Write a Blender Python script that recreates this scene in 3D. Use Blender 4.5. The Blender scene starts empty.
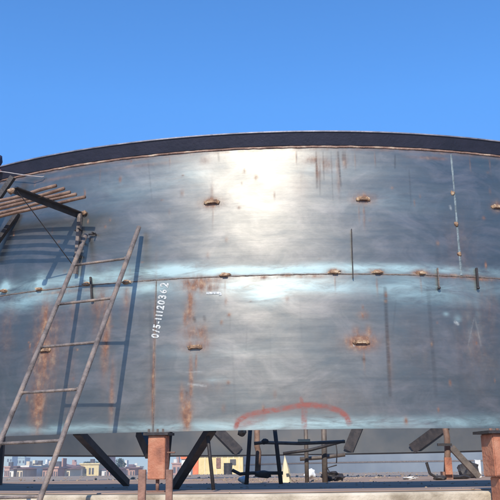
import bpy, bmesh, math, random
import numpy as np
from mathutils import Vector, Matrix, noise as mnoise
random.seed(7)
sc = bpy.context.scene
COL = sc.collection
rad = math.radians

# ------------------------------------------------------------------ geometry of the view (metres, eye at the origin)
F, PIT, ROL = 787.03, .2732, .0118
R = 6.5137
CX, CY = 0.5323, 13.5032
ZT, ZU, ZM, ZB = 3.1165, 2.9572, 1.7225, .3385      # rim top, rim foot, seam, bottom edge
PAD, GND = -.19, -1.40
SUN_AZ, SUN_EL = .142, .6394

def ray(px, py):
    a, b = px-250, py-250
    c, s = math.cos(ROL), math.sin(ROL)
    X = a*c-b*s; Y = a*s+b*c
    c, s = math.cos(PIT), math.sin(PIT)
    return Vector((X/F, c+(Y/F)*s, s-(Y/F)*c))
def on_wall(px, py, off=0.):
    v = ray(px, py); r = R+off
    A = v.x**2+v.y**2; B = -2*(v.x*CX+v.y*CY); K = CX*CX+CY*CY-r*r
    return v*((-B-math.sqrt(max(B*B-4*A*K, 0)))/(2*A))
def on_z(px, py, z):
    v = ray(px, py); return v*(z/v.z)
def at_y(px, py, y):
    v = ray(px, py); return v*(y/v.y)
def phi_of(p): return math.atan2(p.x-CX, CY-p.y)
def cylp(phi, r, z): return Vector((CX+r*math.sin(phi), CY-r*math.cos(phi), z))
def frame_at(phi):   # tangent, outward normal, up
    return Vector((math.cos(phi), math.sin(phi), 0)), Vector((math.sin(phi), -math.cos(phi), 0)), Vector((0, 0, 1))

# ------------------------------------------------------------------ object helpers
def tag(o, label=None, cat=None, group=None, kind=None):
    if label: o['label'] = label
    if cat: o['category'] = cat
    if group: o['group'] = group
    if kind: o['kind'] = kind
    return o
def link(o, parent=None):
    COL.objects.link(o)
    if parent: o.parent = parent; o.matrix_parent_inverse = Matrix.Translation(-parent.location) if parent.type == 'EMPTY' else Matrix()
    return o
def empty(name, loc=(0, 0, 0)):
    o = bpy.data.objects.new(name, None); o.location = loc; o.empty_display_size = .1
    COL.objects.link(o); return o
def obj(name, bm, m, parent=None, smooth=False):
    me = bpy.data.meshes.new(name)
    bmesh.ops.recalc_face_normals(bm, faces=bm.faces)
    bm.to_mesh(me); bm.free()
    if smooth:
        for p in me.polygons: p.use_smooth = True
    if m: me.materials.append(m)
    o = bpy.data.objects.new(name, me)
    COL.objects.link(o)
    if parent:
        o.parent = parent
        if parent.type == 'EMPTY': o.matrix_parent_inverse = Matrix.Translation(-parent.location)
    return o
def nb(): return bmesh.new()
def tube(bm, a, b, r, r2=None, n=10):
    a, b = Vector(a), Vector(b); d = b-a; L = d.length
    q = Vector((0, 0, 1)).rotation_difference(d.normalized())
    mat = Matrix.Translation((a+b)/2) @ q.to_matrix().to_4x4()
    bmesh.ops.create_cone(bm, cap_ends=True, segments=n, radius1=r, radius2=r if r2 is None else r2, depth=L, matrix=mat)
def box(bm, c, sx, sy, sz, ax=None):
    """box of full sizes sx,sy,sz round c; ax = (X,Y,Z) unit axes"""
    ax = ax or (Vector((1, 0, 0)), Vector((0, 1, 0)), Vector((0, 0, 1)))
    c = Vector(c); vs = []
    for k in (-1, 1):
        for j in (-1, 1):
            for i in (-1, 1):
                vs.append(bm.verts.new(c+ax[0]*(i*sx/2)+ax[1]*(j*sy/2)+ax[2]*(k*sz/2)))
    for f in ((0, 1, 3, 2), (4, 6, 7, 5), (0, 4, 5, 1), (2, 3, 7, 6), (0, 2, 6, 4), (1, 5, 7, 3)):
        bm.faces.new([vs[i] for i in f])
def bar(bm, a, b, w, h, up=Vector((0, 0, 1))):
    a, b = Vector(a), Vector(b); d = (b-a).normalized()
    x = d.cross(up); x = x.normalized() if x.length > 1e-4 else Vector((1, 0, 0)); z = x.cross(d).normalized()
    box(bm, (a+b)/2, (b-a).length, w, h, (d, x, z))
def angle_bar(bm, a, b, w, t, up=Vector((0, 0, 1))):
    """rolled L section"""
    a, b = Vector(a), Vector(b); d = (b-a).normalized()
    x = d.cross(up).normalized(); z = x.cross(d).normalized()
    box(bm, (a+b)/2+z*(w/2-t/2), (b-a).length, w, t, (d, x, z))
    box(bm, (a+b)/2+x*(w/2-t/2)-z*(t/2+.0005), (b-a).length, t, w-t, (d, x, z))
def polytube(bm, pts, r, n=8):
    pts = [Vector(p) for p in pts]; rings = []
    for i, p in enumerate(pts):
        d = (pts[min(i+1, len(pts)-1)]-pts[max(i-1, 0)]).normalized()
        u = d.cross(Vector((.3, .1, .9))).normalized(); v = d.cross(u)
        rings.append([bm.verts.new(p+(u*math.cos(t)+v*math.sin(t))*r) for t in [2*math.pi*k/n for k in range(n)]])
    for A, B in zip(rings, rings[1:]):
        for k in range(n): bm.faces.new((A[k], A[(k+1) % n], B[(k+1) % n], B[k]))
    bm.faces.new(rings[0]); bm.faces.new(rings[-1])
def blob(bm, c, s, seed=0, sub=2, rough=.25):
    g = bmesh.ops.create_icosphere(bm, subdivisions=sub, radius=1)
    for v in g['verts']:
        k = 1+rough*mnoise.noise(v.co*1.7+Vector((seed, seed*.7, 0)))
        v.co = Vector((v.co.x*s[0]*k, v.co.y*s[1]*k, v.co.z*s[2]*k))+Vector(c)
def jitter(bm, a, s=6.):
    for v in bm.verts: v.co += mnoise.noise_vector(v.co*s)*a

# ------------------------------------------------------------------ materials
def newmat(name):
    m = bpy.data.materials.new(name); m.use_nodes = True
    nt = m.node_tree; b = nt.nodes['Principled BSDF']
    return m, nt, b
def N(nt, t, **kw):
    n = nt.nodes.new(t)
    for k, v in kw.items():
        if k in ('op', 'operation'): n.operation = v
        elif k == 'blend': n.blend_type = v
        else: setattr(n, k, v)
    return n
def L(nt, a, b): nt.links.new(a, b)
def noise_node(nt, vec, scale, detail=4, rough=.55, dist=0.):
    n = nt.nodes.new('ShaderNodeTexNoise'); n.inputs['Scale'].default_value = scale
    n.inputs['Detail'].default_value = detail; n.inputs['Roughness'].default_value = rough
    n.inputs['Distortion'].default_value = dist
    if vec is not None: L(nt, vec, n.inputs['Vector'])
    return n.outputs['Fac']
def ramp(nt, fac, stops):
    r = nt.nodes.new('ShaderNodeValToRGB'); e = r.color_ramp.elements
    e[0].position, e[0].color = stops[0][0], (*stops[0][1], 1)
    e[1].position, e[1].color = stops[-1][0], (*stops[-1][1], 1)
    for p, c in stops[1:-1]:
        k = e.new(p); k.color = (*c, 1)
    L(nt, fac, r.inputs['Fac']); return r.outputs['Color']
def mrange(nt, fac, a, b, c, d, clamp=True):
    n = nt.nodes.new('ShaderNodeMapRange'); n.clamp = clamp
    for i, v in zip(('From Min', 'From Max', 'To Min', 'To Max'), (a, b, c, d)): n.inputs[i].default_value = v
    L(nt, fac, n.inputs['Value']); return n.outputs['Result']
def mix(nt, fac, a, b, blend='MIX'):
    n = nt.nodes.new('ShaderNodeMix'); n.data_type = 'RGBA'; n.blend_type = blend
    for s, v in ((n.inputs[0], fac), (n.inputs[6], a), (n.inputs[7], b)):
        if isinstance(v, (int, float)): s.default_value = v
        elif isinstance(v, tuple): s.default_value = (*v, 1) if len(v) == 3 else v
        else: L(nt, v, s)
    return n.outputs[2]
def mth(nt, op, a, b=None):
    n = nt.nodes.new('ShaderNodeMath'); n.operation = op
    for i, v in enumerate((a, b)):
        if v is None: continue
        if isinstance(v, (int, float)): n.inputs[i].default_value = v
        else: L(nt, v, n.inputs[i])
    return n.outputs[0]
def simple(name, c1, c2, scale=8, rough=.7, metal=0., bump=.3, bscale=None, detail=5, c3=None):
    m, nt, b = newmat(name)
    tc = N(nt, 'ShaderNodeTexCoord').outputs['Object']
    f = noise_node(nt, tc, scale, detail)
    st = [(.32, c1), (.68, c2)] if c3 is None else [(.3, c1), (.52, c2), (.7, c3)]
    L(nt, ramp(nt, f, st), b.inputs['Base Color'])
    b.inputs['Roughness'].default_value = rough; b.inputs['Metallic'].default_value = metal
    if bump:
        bp = N(nt, 'ShaderNodeBump'); bp.inputs['Strength'].default_value = bump; bp.inputs['Distance'].default_value = .01
        L(nt, noise_node(nt, tc, bscale or scale*4, 4), bp.inputs['Height']); L(nt, bp.outputs[0], b.inputs['Normal'])
    return m

def steel_shell():
    m, nt, b = newmat('mill_scale_steel')
    uv = N(nt, 'ShaderNodeUVMap'); uv.uv_map = 'UVMap'; U = uv.outputs['UV']
    def mapping(sx, sy, ox=0, oy=0):
        n = N(nt, 'ShaderNodeMapping'); n.inputs['Scale'].default_value = (sx, sy, 1); n.inputs['Location'].default_value = (ox, oy, 0)
        L(nt, U, n.inputs['Vector']); return n.outputs[0]
    def attr(n_):
        a = N(nt, 'ShaderNodeAttribute'); a.attribute_name = n_; return a.outputs['Fac']
    big = noise_node(nt, mapping(.55, .9), 1., 5, .6)
    streak = noise_node(nt, mapping(.9, 16), 1., 5, .62)
    fine = noise_node(nt, mapping(6, 60, 3, 1), 1., 4, .6)
    blotch = noise_node(nt, mapping(1.9, 3.2, 7, 2), 1., 7, .66, .8)
    vert = noise_node(nt, mapping(7, .5, 4, 9), 1., 4, .6)
    base = ramp(nt, big, [(.3, (.013, .016, .022)), (.5, (.023, .026, .029)), (.7, (.046, .046, .044))])
    sfac = mrange(nt, streak, .34, .68, .74, 1.26)
    cmb = N(nt, 'ShaderNodeCombineColor');
    for i in range(3): L(nt, sfac, cmb.inputs[i])
    base = mix(nt, .8, base, cmb.outputs[0], 'MULTIPLY')
    ff = mrange(nt, fine, .3, .7, .88, 1.12); cm2 = N(nt, 'ShaderNodeCombineColor')
    for i in range(3): L(nt, ff, cm2.inputs[i])
    base = mix(nt, .8, base, cm2.outputs[0], 'MULTIPLY')
    vf = mrange(nt, vert, .35, .65, .9, 1.08); cm3 = N(nt, 'ShaderNodeCombineColor')
    for i in range(3): L(nt, vf, cm3.inputs[i])
    base = mix(nt, .8, base, cm3.outputs[0], 'MULTIPLY')
    # purplish brown tarnish
    base = mix(nt, mrange(nt, blotch, .48, .7, 0, .6), base, (.105, .080, .085))
    base = mix(nt, mrange(nt, blotch, .46, .28, 0, .6), base, (.030, .055, .065))
    speck = mrange(nt, noise_node(nt, mapping(38, 46, 5, 5), 1., 3, .7), .6, .74, 0, .55)
    base = mix(nt, speck, base, (.020, .018, .018))
    speck2 = mrange(nt, noise_node(nt, mapping(22, 26, 15, 3), 1., 5, .75), .62, .76, 0, .45)
    base = mix(nt, speck2, base, (.17, .15, .12))
    # pale ground-clean bands, plus a sun highlight painted below the seam
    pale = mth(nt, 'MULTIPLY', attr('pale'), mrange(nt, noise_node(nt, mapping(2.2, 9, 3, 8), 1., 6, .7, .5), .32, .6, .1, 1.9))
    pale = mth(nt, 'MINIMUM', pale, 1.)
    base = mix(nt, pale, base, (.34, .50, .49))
    # dark drips
    dk = mth(nt, 'MULTIPLY', attr('dark'), mrange(nt, fine, .3, .65, .5, 1.))
    base = mix(nt, dk, base, (.010, .010, .015))
    # rust
    rn = mrange(nt, noise_node(nt, mapping(13, 4.2, 1, 5), 1., 6, .68, .3), .28, .66, .15, 1.15)
    ru = mth(nt, 'MINIMUM', mth(nt, 'MULTIPLY', mth(nt, 'MULTIPLY', attr('rust'), 1.5), rn), 1.)
    rc = ramp(nt, noise_node(nt, mapping(14, 14), 1., 5, .65), [(.3, (.12, .058, .042)), (.52, (.25, .125, .075)), (.72, (.42, .27, .16))])
    base = mix(nt, ru, base, rc)
    rr = mth(nt, 'MINIMUM', mth(nt, 'MULTIPLY', attr('red'), mrange(nt, noise_node(nt, mapping(7, 12, 2, 2), 1., 6, .8), .34, .56, .2, 1.1)), 1.)
    base = mix(nt, rr, base, (.27, .085, .065))
    ch = mth(nt, 'MULTIPLY', attr('chalk'), mrange(nt, noise_node(nt, mapping(30, 30), 1., 3, .7), .35, .55, .2, 1))
    base = mix(nt, ch, base, (.62, .63, .58))
    L(nt, base, b.inputs['Base Color'])
    covered = mth(nt, 'MINIMUM', mth(nt, 'ADD', mth(nt, 'ADD', mth(nt, 'ADD', ru, rr), ch), mth(nt, 'MULTIPLY', dk, .8)), 1.)
    b.inputs['Metallic'].default_value = .1
    ro = mth(nt, 'ADD', mrange(nt, streak, .3, .7, .46, .56), mth(nt, 'MULTIPLY', mrange(nt, blotch, .3, .7, -.5, .5), .09))
    ro = mth(nt, 'ADD', ro, mth(nt, 'MULTIPLY', covered, .4))
    L(nt, ro, b.inputs['Roughness'])
    b.inputs['Specular IOR Level'].default_value = .22
    bp = N(nt, 'ShaderNodeBump'); bp.inputs['Strength'].default_value = .3; bp.inputs['Distance'].default_value = .006
    h = mth(nt, 'ADD', mth(nt, 'MULTIPLY', streak, .2), mth(nt, 'MULTIPLY', blotch, .3))
    h = mth(nt, 'ADD', h, mth(nt, 'MULTIPLY', rn, mth(nt, 'MULTIPLY', attr('rust'), .4)))
    L(nt, h, bp.inputs['Height']); L(nt, bp.outputs[0], b.inputs['Normal'])
    # the mill scale's own mirror: a tight lobe over the dull oxide
    g = N(nt, 'ShaderNodeBsdfAnisotropic'); g.inputs['Color'].default_value = (.86, .80, .67, 1); g.inputs['Anisotropy'].default_value = .1; g.inputs['Rotation'].default_value = 0
    tg = N(nt, 'ShaderNodeTangent'); tg.direction_type = 'UV_MAP'; tg.uv_map = 'UVMap'; L(nt, tg.outputs[0], g.inputs['Tangent'])
    L(nt, mth(nt, 'ADD', mrange(nt, streak, .3, .7, .335, .39), mth(nt, 'MULTIPLY', mrange(nt, blotch, .3, .7, -.5, .5), .05)), g.inputs['Roughness'])
    L(nt, bp.outputs[0], g.inputs['Normal'])
    ms = N(nt, 'ShaderNodeMixShader')
    iso = mrange(nt, noise_node(nt, mapping(5, 13, 4, 4), 1., 8, .76), .34, .66, .86, 1.12)
    gf = mth(nt, 'MULTIPLY', mth(nt, 'SUBTRACT', 1., mth(nt, 'MULTIPLY', covered, .85)), mth(nt, 'MULTIPLY', iso, mrange(nt, blotch, .3, .7, .165, .235)))
    L(nt, gf, ms.inputs[0]); L(nt, b.outputs[0], ms.inputs[1]); L(nt, g.outputs[0], ms.inputs[2])
    g2 = N(nt, 'ShaderNodeBsdfAnisotropic'); g2.inputs['Color'].default_value = (.85, .79, .70, 1); g2.inputs['Anisotropy'].default_value = 0
    L(nt, mrange(nt, big, .3, .7, .50, .58), g2.inputs['Roughness']); L(nt, bp.outputs[0], g2.inputs['Normal'])
    m2 = N(nt, 'ShaderNodeMixShader')
    L(nt, mth(nt, 'MULTIPLY', mth(nt, 'SUBTRACT', 1., mth(nt, 'MULTIPLY', covered, .8)), mrange(nt, streak, .3, .7, .008, .022)), m2.inputs[0])
    L(nt, ms.outputs[0], m2.inputs[1]); L(nt, g2.outputs[0], m2.inputs[2])
    L(nt, m2.outputs[0], nt.nodes['Material Output'].inputs['Surface'])
    return m

M = {}
M['shell'] = steel_shell()
M['inner'] = simple('inner_plate_steel', (.075, .088, .095), (.12, .122, .118), .9, .7, .1, .2, 8, c3=(.165, .145, .12))
M['rim'] = simple('dark_ring_steel', (.007, .009, .022), (.018, .018, .036), 5, .6, .0, .4, 30)
M['edge'] = simple('worn_edge_steel', (.10, .10, .13), (.30, .28, .30), 9, .55, .3, .3, 40)
M['weld'] = simple('rusty_weld', (.12, .065, .045), (.27, .16, .115), 7, .75, .1, .9, 60, c3=(.55, .42, .30))
M['seam'] = simple('seam_weld', (.09, .075, .065), (.24, .18, .14), 14, .6, .2, .9, 70)
M['chalkweld'] = simple('pale_weld', (.07, .09, .10), (.25, .30, .30), 14, .7, .1, .8, 70)
M['lug'] = simple('lug_steel', (.10, .055, .035), (.34, .20, .11), 20, .75, .1, 1., 60, c3=(.62, .49, .32))
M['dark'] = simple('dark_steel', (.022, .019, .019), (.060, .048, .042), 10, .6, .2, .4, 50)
M['ladder'] = simple('weathered_pipe', (.085, .065, .055), (.22, .175, .15), 11, .7, .1, .7, 60, c3=(.34, .24, .17))
M['rod'] = simple('rusty_rod', (.15, .08, .05), (.30, .185, .125), 9, .7, .1, .7, 70)
M['orange'] = simple('rust_primer', (.17, .065, .04), (.42, .155, .08), 6, .75, .0, .8, 40, c3=(.50, .24, .14))
M['stake'] = simple('rust_stake', (.13, .065, .045), (.34, .175, .115), 9, .75, .0, .6, 50)
M['greypipe'] = simple('grey_pipe', (.10, .08, .065), (.20, .155, .12), 10, .6, .2, .4, 50)
M['wire'] = simple('pale_cable', (.35, .30, .28), (.5, .45, .42), 20, .7, 0, 0)
M['concrete'] = simple('concrete', (.26, .20, .13), (.50, .41, .29), 4, .95, 0, 1., 30, c3=(.64, .54, .40))
M['floor'] = simple('floor_plate', (.27, .18, .125), (.42, .29, .215), 1.1, .9, .0, .25, 12)
M['navy'] = simple('navy_cloth', (.012, .015, .05), (.03, .035, .09), 12, .9, 0, .5, 40)
M['pink'] = simple('pink_cloth', (.45, .16, .13), (.62, .28, .24), 14, .9, 0, .4, 40)
M['white'] = simple('white_paint', (.62, .62, .60), (.8, .8, .78), 12, .6, 0, .1)
M['chalk'] = simple('chalk', (.30, .31, .29), (.74, .74, .70), 60, .9, 0, .2)
M['cream'] = simple('cream_paint', (.68, .57, .36), (.82, .72, .48), 5, .8, 0, .2)
M['yellow'] = simple('yellow_paint', (.66, .50, .20), (.80, .64, .32), 2, .75, 0, .2)
M['orangewall'] = simple('orange_paint', (.72, .15, .05), (.85, .24, .09), 3, .7, 0, .2)
M['window'] = simple('window_glass', (.06, .055, .05), (.12, .10, .09), 3, .5, 0, 0)
M['leaf'] = simple('leaves', (.025, .045, .018), (.06, .085, .035), 1.5, .8, 0, 0)
M['bark'] = simple('bark', (.07, .05, .035), (.12, .09, .06), 5, .9, 0, .3)
M['fartank'] = simple('far_tank_plate', (.16, .185, .21), (.22, .245, .26), .5, .6, .2, .2, 3)

def soil():
    m, nt, b = newmat('sandy_soil')
    tc = N(nt, 'ShaderNodeTexCoord').outputs['Object']
    f1 = noise_node(nt, tc, .35, 6, .6); f2 = noise_node(nt, tc, 9, 6, .65)
    c = ramp(nt, f1, [(.3, (.24, .17, .115)), (.5, (.36, .265, .185)), (.7, (.46, .36, .26))])
    c = mix(nt, mrange(nt, f2, .35, .65, 0, .55), c, (.22, .175, .135))
    L(nt, c, b.inputs['Base Color']); b.inputs['Roughness'].default_value = .95
    bp = N(nt, 'ShaderNodeBump'); bp.inputs['Strength'].default_value = .6; bp.inputs['Distance'].default_value = .03
    L(nt, f2, bp.inputs['Height']); L(nt, bp.outputs[0], b.inputs['Normal'])
    return m
M['soil'] = soil()

# ------------------------------------------------------------------ ground and pad
bm = nb()
S = 3000
vs = [bm.verts.new(v) for v in ((-S, -S, GND), (S, -S, GND), (S, S, GND), (-S, S, GND))]; bm.faces.new(vs)
tag(obj('ground', bm, M['soil']), kind='structure')

PR = R+.35
bm = nb()
n = 96
arc = [cylp(-math.pi/2+math.pi*k/n, PR, PAD) for k in range(n+1)]
outline = arc + [Vector((PR+CX+9, 30, PAD)), Vector((PR+CX+9, 47, PAD)), Vector((-PR+CX-14, 47, PAD)), Vector((-PR+CX-14, 30, PAD))]
top = [bm.verts.new(p) for p in outline]; bot = [bm.verts.new((p.x, p.y, GND-.2)) for p in outline]
bm.faces.new(top)
for k in range(len(top)):
    bm.faces.new((top[k], top[(k+1) % len(top)], bot[(k+1) % len(top)], bot[k]))
tag(obj('raised_pad', bm, M['soil']), kind='structure')

def revolve(prof, phis, closed_prof=True, close=True):
    bm = nb(); rings = []
    for ph in phis: rings.append([bm.verts.new(cylp(ph, r, z)) for r, z in prof])
    m_ = len(prof); K = len(rings)
    for i in range(K if close else K-1):
        A, B = rings[i], rings[(i+1) % K]
        for j in range(m_ if closed_prof else m_-1):
            bm.faces.new((A[j], A[(j+1) % m_], B[(j+1) % m_], B[j]))
    return bm
PH = []
a = -.64
while a < .46: PH.append(a); a += .006
a = .46
while a < 2*math.pi-.64-.01: PH.append(a); a += .035

# concrete ring beam: coping that carries the shell's jacks
cb = revolve([(R+.05, PAD-1.25), (R+.37, PAD-1.25), (R+.37, PAD-.012), (R+.35, PAD+.006), (R+.07, PAD+.006), (R+.05, PAD-.012)], PH)
tag(obj('ring_beam', cb, M['concrete'], None), 'pale concrete ring beam under the raised tank shell', 'foundation')
fl = revolve([(R+.16, PAD+.010), (R+.16, PAD+.018), (.02, PAD+.018), (.02, PAD+.010)], PH)
fo = tag(obj('floor_plate', fl, M['floor']), 'dark steel bottom plate lying inside the ring beam', 'floor plate')

# ------------------------------------------------------------------ the tank
tank = tag(empty('storage_tank', (CX, CY, ZB)), 'big round blue grey steel tank shell raised on jacks, with dark top ring', 'tank')

FINE = 0.00125
phis = list(np.arange(-.60, .43, FINE)); 
a = phis[-1]+.02
while a < 2*math.pi-.60-.005: phis.append(a); a += .035
phis = np.array(phis); NP = len(phis)
def pxc(px, py):
    p = on_wall(px, py); return phi_of(p)*R, p.z
PX = .0091   # metres of wall per photo pixel
rust_spots = [  # px, py, half widths in px, amount
 (364,214,1.2,14,.55),(359,212,.8,9,.45),(213,214,1.0,12,.4),(364,357,1.2,12,.5),(196,360,1.4,12,.6),(335,282,.9,9,.5),(377,283,1,10,.5),(421,284,.9,9,.45),(225,285,.9,8,.5),
 (490,165,1,10,.4),(470,164,.8,8,.4),(250,158,.8,6,.4),(296,157,.9,7,.5),(355,160,.8,9,.4),(375,159,.7,8,.4),(170,160,.8,8,.4),(100,175,.8,9,.4),
 (45,350,16,48,.8),(38,402,9,28,1.0),(44,330,8,34,.8),(106,335,5,40,.8),(112,390,3,30,.6),(100,300,9,14,.5),(96,322,5,20,.4),
 (196,284,16,9,.95),(205,280,20,5,.7),(190,306,5,20,.9),(186,318,3,12,.7),(196,332,13,9,.75),(195,346,12,6,.9),(206,340,5,12,.5),
 (191,385,2.5,34,.7),(187,412,6,17,1.1),(182,395,3,10,.7),(154,360,1.6,75,.6),(150,395,6,40,.22),(212,287,9,6,.7),
 (212,203,11,6,1.),(212,190,2,12,.4),(363,199,11,6,1.),(497,207,7,6,.8),(361,342,15,8,1.2),(356,332,5,6,.5),(369,334,4,8,.6),(45,350,9,6,.9),
 (225,276,9,3.5,1.),(262,277,10,2.5,.7),(310,276,16,2.2,.7),(335,272,8,4,1.1),(377,272,8,3.5,1.1),(421,273,9,3.5,1.1),(285,275,10,2,.8),
 (450,276,40,2.2,.7),(480,279,20,2.2,.6),(60,292,40,2.4,.5),
 (318,168,3,14,.6),(338,172,2,20,.5),(326,165,6,8,.5),(345,162,3,8,.5),(205,160,5,5,.5),(313,160,9,4,.6),(430,158,20,2,.5),
 (475,340,22,45,.28),(460,250,18,35,.22),(300,180,8,20,.18),(390,360,3,30,.25),(363,315,5,4,.8),(420,345,20,30,.12),(490,300,10,20,.25),
 (8,330,12,30,.3),(75,310,12,12,.35),(70,370,8,45,.25),(126,300,5,22,.45),(210,385,18,8,.25),(330,400,40,14,.15),(60,178,40,2,.4),(145,165,40,2,.3)]
for k in range(70):
    rust_spots.append((random.uniform(0, 500), random.uniform(160, 425), random.uniform(.8, 2.2), random.uniform(.8, 4), random.uniform(.3, .8)))
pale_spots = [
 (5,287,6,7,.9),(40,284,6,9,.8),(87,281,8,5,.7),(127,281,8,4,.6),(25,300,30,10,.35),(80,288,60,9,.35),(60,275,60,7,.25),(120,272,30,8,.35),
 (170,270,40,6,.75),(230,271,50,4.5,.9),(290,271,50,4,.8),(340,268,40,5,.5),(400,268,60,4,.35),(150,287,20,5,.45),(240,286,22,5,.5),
 (266,291,20,10,1.2),(262,286,40,6,.8),(300,284,45,5,.4),(335,290,25,5,.35),(410,290,35,13,.38),(450,300,40,8,.2),  # first two paint the sun's highlight just below the seam
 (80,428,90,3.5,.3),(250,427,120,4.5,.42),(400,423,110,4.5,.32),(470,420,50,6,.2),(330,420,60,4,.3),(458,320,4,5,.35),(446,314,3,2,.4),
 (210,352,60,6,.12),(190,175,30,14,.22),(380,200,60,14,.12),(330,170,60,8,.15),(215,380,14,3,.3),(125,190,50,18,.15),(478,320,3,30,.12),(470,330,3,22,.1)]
dark_lines = [ # px0,py0,px1,py1,half width px, amount
 (385,288,390,395,1.6,.75),(393,330,396,300,.8,.2),(428,290,436,395,1.8,.38),(316,152,317,188,.8,.7),(323,152,324,180,.7,.5),(338,152,341,186,.9,.7),(345,152,346,168,.8,.5),
 (343,152,343,160,1.2,.5),(395,155,395,168,.8,.6),(409,170,411,205,.7,.35),(218,152,219,161,1,.5),(320,165,320,195,.7,.4),(331,152,333,200,.6,.4),(148,160,152,200,.6,.3),
 (458,300,462,420,2.5,.12),(120,350,117,430,2,.12),(437,232,438,262,2.5,.18),(30,225,60,195,.5,.2),(150,300,153,430,1.4,.35),(230,318,230,330,.8,.2),(247,325,246,350,.6,.2),
 (232,345,236,420,1,.15),(300,300,302,345,.8,.12),(270,330,271,372,.6,.12),(194,318,195,321,1.4,.8),(204,317,205,320,1.4,.8),(363,358,364,361,1.6,.7),(186,392,188,394,1,.5)]
red_lines = []
arcpts = [(236,427),(238,421),(248,415),(262,412),(280,409),(296,406),(312,405),(328,407),(340,411),(347,417),(349,423)]
for p, q in zip(arcpts, arcpts[1:]): red_lines.append((*p, *q, 2.3, random.uniform(.8, 1.2)))
for p, q in (((303,407),(303,427)),((306,410),(305,430)),((301,398),(303,407))): red_lines.append((*p, *q, 1.4, .8))
red_lines.append((238,424,262,416,4.5,.5))
chalk_lines = [(455,322,458,324,1.2,.6),(450,206,451,209,1,.4),(188,384,206,386,.9,.35),(186,372,202,372,.6,.25),(474,318,468,346,.6,.12),(475,318,481,346,.6,.12),(354,343,354,346,.8,.5)]

def masks(u, z):
    """u: (NP,) arc length, z: (NZ,) -> dict of (NP,NZ) arrays"""
    U, Z = np.meshgrid(u, z, indexing='ij')
    out = {k: np.zeros_like(U) for k in ('rust', 'pale', 'dark', 'red', 'chalk')}
    def add(arr, u0, z0, su, sz, amt, power=2):
        i0, i1 = np.searchsorted(u, [u0-2.6*su, u0+2.6*su]); j0, j1 = np.searchsorted(z, [z0-2.6*sz, z0+2.6*sz])
        if i1 <= i0 or j1 <= j0: return
        g = amt*np.exp(-((U[i0:i1, j0:j1]-u0)/su)**2-((Z[i0:i1, j0:j1]-z0)/sz)**2)
        arr[i0:i1, j0:j1] = np.maximum(arr[i0:i1, j0:j1], g) if amt > .4 else arr[i0:i1, j0:j1]+g*.8
    def line(arr, x0, y0, x1, y1, w, amt):
        a = np.array(pxc(x0, y0)); b = np.array(pxc(x1, y1)); w = w*PX; d = b-a; LL = d@d
        lo = np.minimum(a, b)-3*w; hi = np.maximum(a, b)+3*w
        i0, i1 = np.searchsorted(u, [lo[0], hi[0]]); j0, j1 = np.searchsorted(z, [lo[1], hi[1]])
        if i1 <= i0 or j1 <= j0: return
        uu, zz = U[i0:i1, j0:j1]-a[0], Z[i0:i1, j0:j1]-a[1]
        t = np.clip((uu*d[0]+zz*d[1])/LL, 0, 1)
        dist = np.hypot(uu-t*d[0], zz-t*d[1])
        g = amt*np.clip(1.6-dist/w, 0, 1)*(1-.35*(abs(t-.5)*2)**2)
        arr[i0:i1, j0:j1] = np.maximum(arr[i0:i1, j0:j1], g)
    for px, py, sx, sy, am in rust_spots:
        a, b = pxc(px, py); add(out['rust'], a, b, sx*PX, sy*PX, am)
    for px, py, sx, sy, am in pale_spots:
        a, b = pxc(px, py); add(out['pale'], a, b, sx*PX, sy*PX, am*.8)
    for q in dark_lines: line(out['dark'], *q)
    for q in red_lines: line(out['red'], *q)
    for q in chalk_lines: line(out['chalk'], *q)
    # faint clean band hugging both sides of the horizontal seam, thin rust in it
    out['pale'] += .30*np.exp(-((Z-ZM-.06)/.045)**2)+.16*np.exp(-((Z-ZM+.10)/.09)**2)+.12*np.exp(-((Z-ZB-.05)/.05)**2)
    out['rust'] = np.maximum(out['rust'], .35*np.exp(-((Z-ZM)/.012)**2))
    out['rust'] = np.maximum(out['rust'], .3*np.exp(-((Z-ZU)/.018)**2))
    return out

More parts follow.
